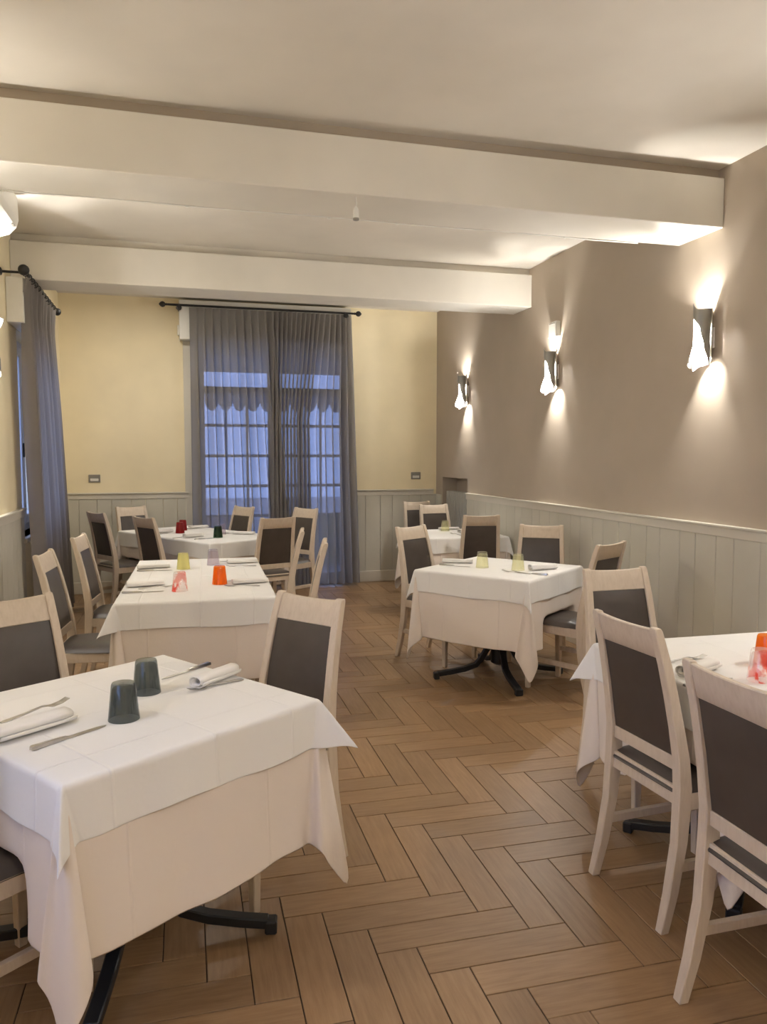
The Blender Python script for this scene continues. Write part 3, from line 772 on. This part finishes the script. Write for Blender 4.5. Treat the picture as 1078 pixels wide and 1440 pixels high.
        for k in range(NK):
            Fc.append([ck(k, 0), ck(k, 1), ck(k + 1, 1)])
            for r_ in range(1, NR): Fc.append([ck(k, r_), ck(k, r_ + 1), ck(k + 1, r_ + 1), ck(k + 1, r_)])
    # rest the hanging cloth on pushed-in chair seats
    cz, sz = math.cos(rz), math.sin(rz)
    for q, p in enumerate(V):
        x, y = cx + p[0] * cz - p[1] * sz, cy + p[0] * sz + p[1] * cz; zz = p[2]
        for k in chairs:
            kx, ky, f = CH[k]; lx = -(-(x - kx) * math.sin(f) + (y - ky) * math.cos(f)); ly = (x - kx) * math.cos(f) + (y - ky) * math.sin(f)
            if abs(lx) < .235 and -.19 < ly < .25 and zz < .496:
                ex = .496 - zz; sl = min(ex * .5, .10); x += math.cos(f) * sl; y += math.sin(f) * sl
                zz = .494 + .010 * math.sin(lx * 40 + ex * 30) * min(1, ex * 8)
        V[q] = (min(x, XR - .035) - cx, y - cy, max(zz, .008))
    V2 = V
    me = bpy.data.meshes.new(name); me.from_pydata(V2, [], [[idx[k] for k in f] for f in Fc])
    uvl = me.uv_layers.new(name='UVMap')
    for l in me.loops: uvl.data[l.index].uv = UV[l.vertex_index]
    bm = bmesh.new(); bm.from_mesh(me); bmesh.ops.recalc_face_normals(bm, faces=bm.faces); bm.to_mesh(me); bm.free()
    me.polygons.foreach_set('use_smooth', [True] * len(me.polygons))
    o = link(name, me, mt); o.location = (cx, cy, 0)
    sm = o.modifiers.new('thickness', 'SOLIDIFY'); sm.thickness = .0016; sm.offset = 1
    sub = o.modifiers.new('smooth', 'SUBSURF'); sub.levels = 1; sub.render_levels = 1
    return tag(o, label, 'tablecloth', group)
def table(cx, cy, deg, where, chairs, top_drop=.15, under_drop=.44, tops=None, unders=None, seed=1, hx=.40, utops=None, udrops=None):
    o = table0 if tf[0] else copy_tree(table0); tf[0] = False
    o.location = (cx, cy, 0); o.rotation_euler = (0, 0, R(deg))
    tag(o, 'square pedestal table ' + where, 'table', 'restaurant tables')
    cloth('under_tablecloth', cx, cy, R(deg), .402, under_drop, ZT + .0025, 'cloth_under', 'ecru under-cloth of the table ' + where, 'ecru under-cloths', unders or [(5, .16, 0)] * 4, chairs, seed, .007, drops=udrops)
    cloth('top_tablecloth', cx, cy, R(deg), .406, top_drop, ZT + .0055, 'cloth_top', 'white top cloth of the table ' + where, 'white top cloths', tops or [(16, .30, 0)] * 4, chairs, seed + 50, .005, drops=utops)
# corners are counter-clockwise: 0 = (+x,+y), 1 = (-x,+y), 2 = (-x,-y), 3 = (+x,-y) in table axes
table(-.153, 2.417, 34.5, 'at the front left with the smoke-grey glasses', 'CDV', .155, .45, [(20, .4, 0), (20, .4, 0), (12, .4, 0), (38, .3, 0)], [(5, .16, 0), (5, .16, 0), (4, .10, 0), (9, .12, 0)], 2)
table(.126, 4.51, -2.2, 'nearer half of the long table with the orange glass', 'EU', .15, .45, [(25, .4, 0), (25, .4, 0), (34, .4, 0), (25, .4, 0)], None, 3, udrops=[.44, .02, .44, .44])
table(.158, 5.335, -2.2, 'farther half of the long table with the lilac glass', 'FT', .15, .45, [(25, .4, 0), (25, .4, 0), (35, .4, 0), (35, .4, 0)], None, 4, udrops=[.44, .44, .44, .02])
table(2.12, 4.76, 38, 'right of the aisle with the two lime glasses', 'HIK', .15, .45, None, None, 5)
t4a = R(-59.5); d4 = (math.cos(t4a), math.sin(t4a)); n4 = (-d4[1], d4[0]); F4 = (.30, 6.74)
def t4(a, b_): return (F4[0] - d4[0] * a + n4[0] * b_, F4[1] - d4[1] * a + n4[1] * b_)
table(*t4(.40, .40), -59.5, 'at the far left with the green glass', 'PRS', .15, .45, None, None, 6, udrops=[.44, .44, .02, .44])
table(*t4(1.21, .40), -59.5, 'at the far left with the two red glasses', 'NOQ', .15, .45, None, None, 7, udrops=[.02, .44, .44, .44])
table(2.625, 7.02, -2, 'in the far right corner before the radiator', 'JL', .15, .45, None, None, 8)
table(2.035, 2.30, -1, 'at the near right with the orange and pink glasses', 'AG', .15, .45, [(20, .4, 0), (30, .4, 0), (20, .4, 0), (20, .4, 0)], None, 9)
table(2.022, 1.485, -1, 'at the right edge behind the nearest chair', 'B', .15, .45, None, None, 10)

# ------------------------------------------------------------------ glasses, napkins, cutlery
ZI = ZT + .0085
def glass_mesh():
    b = MB(); pr = [(.044, 0), (.0435, .004), (.0335, .100), (.031, .106), (.012, .107), (.0005, .107)]
    pin = [(.0005, .094), (.028, .093), (.031, .089), (.0412, .004), (.0415, 0)]
    n = 32; P = pr + pin; b.loft([[(r * math.cos(2 * math.pi * k / n), r * math.sin(2 * math.pi * k / n), h) for k in range(n)] for r, h in P], False)
    o = (len(P) - 1) * n
    for k in range(n): b.f.append((o + k, o + (k + 1) % n, (k + 1) % n, k))
    return b
def tumbler(x, y, kind, label, s=1.0):
    o = glass_mesh().build('tumbler', G[kind], smooth=True, loc=(x, y, ZI)); o.rotation_euler = (0, 0, random.uniform(0, 6)); o.scale = (s, s, s)
    tag(o, label, 'glass', 'upturned tumblers')
tumbler(-.147, 2.265, 'grey', 'upturned smoke-grey tumbler on the front left table, nearer one')
tumbler(-.092, 2.505, 'grey', 'upturned smoke-grey tumbler on the front left table, farther one')
tumbler(.058, 5.24, 'yellow', 'upturned yellow tumbler on the long table')
tumbler(.027, 4.385, 'pink', 'upturned pink swirled tumbler on the long table')
tumbler(.260, 5.39, 'clear', 'upturned clear lilac tumbler on the long table')
tumbler(.255, 4.565, 'orange', 'upturned orange tumbler on the long table')
tumbler(1.999, 4.775, 'lime', 'upturned lime-tinted tumbler on the right middle table, left one')
tumbler(2.179, 4.60, 'lime', 'upturned lime-tinted tumbler on the right middle table, right one')
tumbler(.06, 7.70, 'red', 'upturned deep red tumbler on the far left table, nearer one')
tumbler(.09, 7.98, 'red', 'upturned deep red tumbler on the far left table, half hidden one')
tumbler(.393, 7.19, 'green', 'upturned dark green tumbler on the far left table')
tumbler(.44, 7.46, 'clear', 'clear tumbler behind the dark green one on the far left table')
tumbler(2.62, 7.22, 'lime', 'upturned lime-tinted tumbler on the table before the radiator')
tumbler(2.83, 7.20, 'clear', 'clear tumbler half hidden on the table before the radiator')
tumbler(2.055, 2.265, 'orange', 'upturned orange tumbler on the near right table')
tumbler(1.885, 2.10, 'pink', 'upturned pink swirled tumbler on the near right table')

def napkin_mesh(a, h, ln, turns=1.7):
    pts = []; n = 44
    for i in range(n + 1):
        t = i / n; an = t * turns * 2 * math.pi + math.pi; k = 1 - .55 * t
        pts.append((a * k * math.copysign(abs(math.cos(an)) ** .8, math.cos(an)), h + h * k * math.copysign(abs(math.sin(an)) ** .8, math.sin(an))))
    b = MB(); nl = 8
    b.grid(lambda u, v: ((v - .5) * ln, pts[round(u * n)][0] * (1 + .10 * math.sin(v * 3)), pts[round(u * n)][1] * (1 + .05 * math.sin(v * 5 + u))), n, nl)
    me = b.mesh('napkin', 'all', fix=False); uv = me.uv_layers.new(name='UVMap')
    for l in me.loops: c = me.vertices[l.vertex_index].co; uv.data[l.index].uv = (c.y + .1, c.x)
    me.materials.append(M['napkin']); return me
NM = {'roll': napkin_mesh(.030, .020, .20), 'flat': napkin_mesh(.045, .019, .22, 1.3), 'thin': napkin_mesh(.034, .014, .21, 1.4)}
def napkin(x, y, deg, kind, where):
    o = link('napkin', NM[kind], None); o.location = (x, y, ZI + .002); o.rotation_euler = (0, 0, R(deg))
    s = o.modifiers.new('thickness', 'SOLIDIFY'); s.thickness = .0025; s.offset = 0
    tag(o, 'rolled white linen napkin ' + where, 'napkin', 'linen napkins')
def knife_mesh():
    b = MB(); st = [(-.11, .006, .004), (-.105, .0085, .005), (-.03, .0065, .004), (-.01, .006, .0035), (.0, .008, .0012), (.03, .0095, .0010), (.08, .009, .0009), (.105, .005, .0008), (.112, .001, .0006)]
    b.loft([[(x, -w, 0), (x, w, 0), (x, w * .8, 2 * t), (x, -w * .8, 2 * t)] for x, w, t in st]); return b.mesh('knife', True)
def fork_mesh():
    b = MB(); st = [(-.10, .007, .0015, 0), (-.09, .009, .0018, 0), (-.03, .0045, .0018, .003), (.02, .003, .002, .007), (.035, .006, .0014, .005), (.045, .0115, .0012, .002), (.055, .012, .0012, .001)]
    b.loft([[(x, -w, h), (x, w, h), (x, w, h + 2 * t), (x, -w, h + 2 * t)] for x, w, t, h in st])
    for k in range(4):
        y = -.0095 + k * .00633
        b.loft([[(x, y - w, h), (x, y + w, h), (x, y + w, h + .002), (x, y - w, h + .002)] for x, w, h in ((.052, .0021, .001), (.08, .0018, .003), (.102, .0009, .009))])
    return b.mesh('fork', True)
KM, FM = knife_mesh(), fork_mesh()
def cutlery(kind, x, y, deg, where, dz=0, tilt=0):
    o = link(kind, KM if kind == 'knife' else FM, 'steel'); o.location = (x, y, ZI + .0006 + dz); o.rotation_euler = (0, R(tilt), R(deg))
    tag(o, 'stainless steel table %s %s' % (kind, where), kind, 'table cutlery')
def place(where, nap=None, kn=None, fk=None):
    if nap: napkin(*nap, where)
    if kn: cutlery('knife', *kn[:3], where, *kn[3:])
    if fk: cutlery('fork', *fk[:3], where, *fk[3:])
place('at the left edge of the front left table', (-.385, 2.235, 40, 'flat'), (-.278, 2.150, 40), (-.381, 2.277, 42, .037, -2))
place('on the aisle side of the front left table', (.125, 2.575, 48, 'roll'), (.035, 2.715, 222), (.125, 2.520, 208))
place('left of the pink glass on the long table', (-.165, 4.60, 14, 'thin'), (-.171, 4.39, 2), (-.10, 4.52, 14, .001))
place('left of the yellow glass on the long table', (-.135, 5.33, 8, 'thin'), (-.125, 5.20, 0))
place('right of the orange glass on the long table', (.43, 4.545, 8, 'thin'), (.40, 4.65, 180), (.375, 4.44, 172))
place('right of the lilac glass on the long table', (.46, 5.42, 8, 'thin'), (.42, 5.53, 180), (.44, 5.26, 176))
place('left of the lime glasses on the right middle table', (1.92, 5.03, -25, 'thin'), (1.845, 4.89, -40))
place('right of the lime glasses on the right middle table', (2.345, 4.575, 8, 'roll'), (2.19, 4.43, 132), (2.12, 4.50, 126))
place('before the empty chair at the near right table', (1.745, 2.235, 22, 'roll'), (1.70, 2.125, 10), (1.80, 2.385, 8))
place('at the left of the far left table, by its shaded chair', (-.10, 7.78, 30, 'roll'), (-.05, 7.68, 30))
place('before the red glasses on the far left table', (.175, 7.28, 33, 'roll'), (.275, 7.10, 28), (.08, 7.27, 28))
place('behind the red glasses on the far left table', (.25, 8.20, 30, 'thin'), (.15, 8.11, 25))
place('right of the green glass on the far left table', (.65, 7.43, -20, 'thin'), (.52, 7.53, -10))
place('behind the tumbler on the table before the radiator', (2.70, 7.33, 5, 'thin'))
place('right of the tumbler on the table before the radiator', (2.76, 7.02, 30, 'roll'), None, (2.60, 6.86, 100))
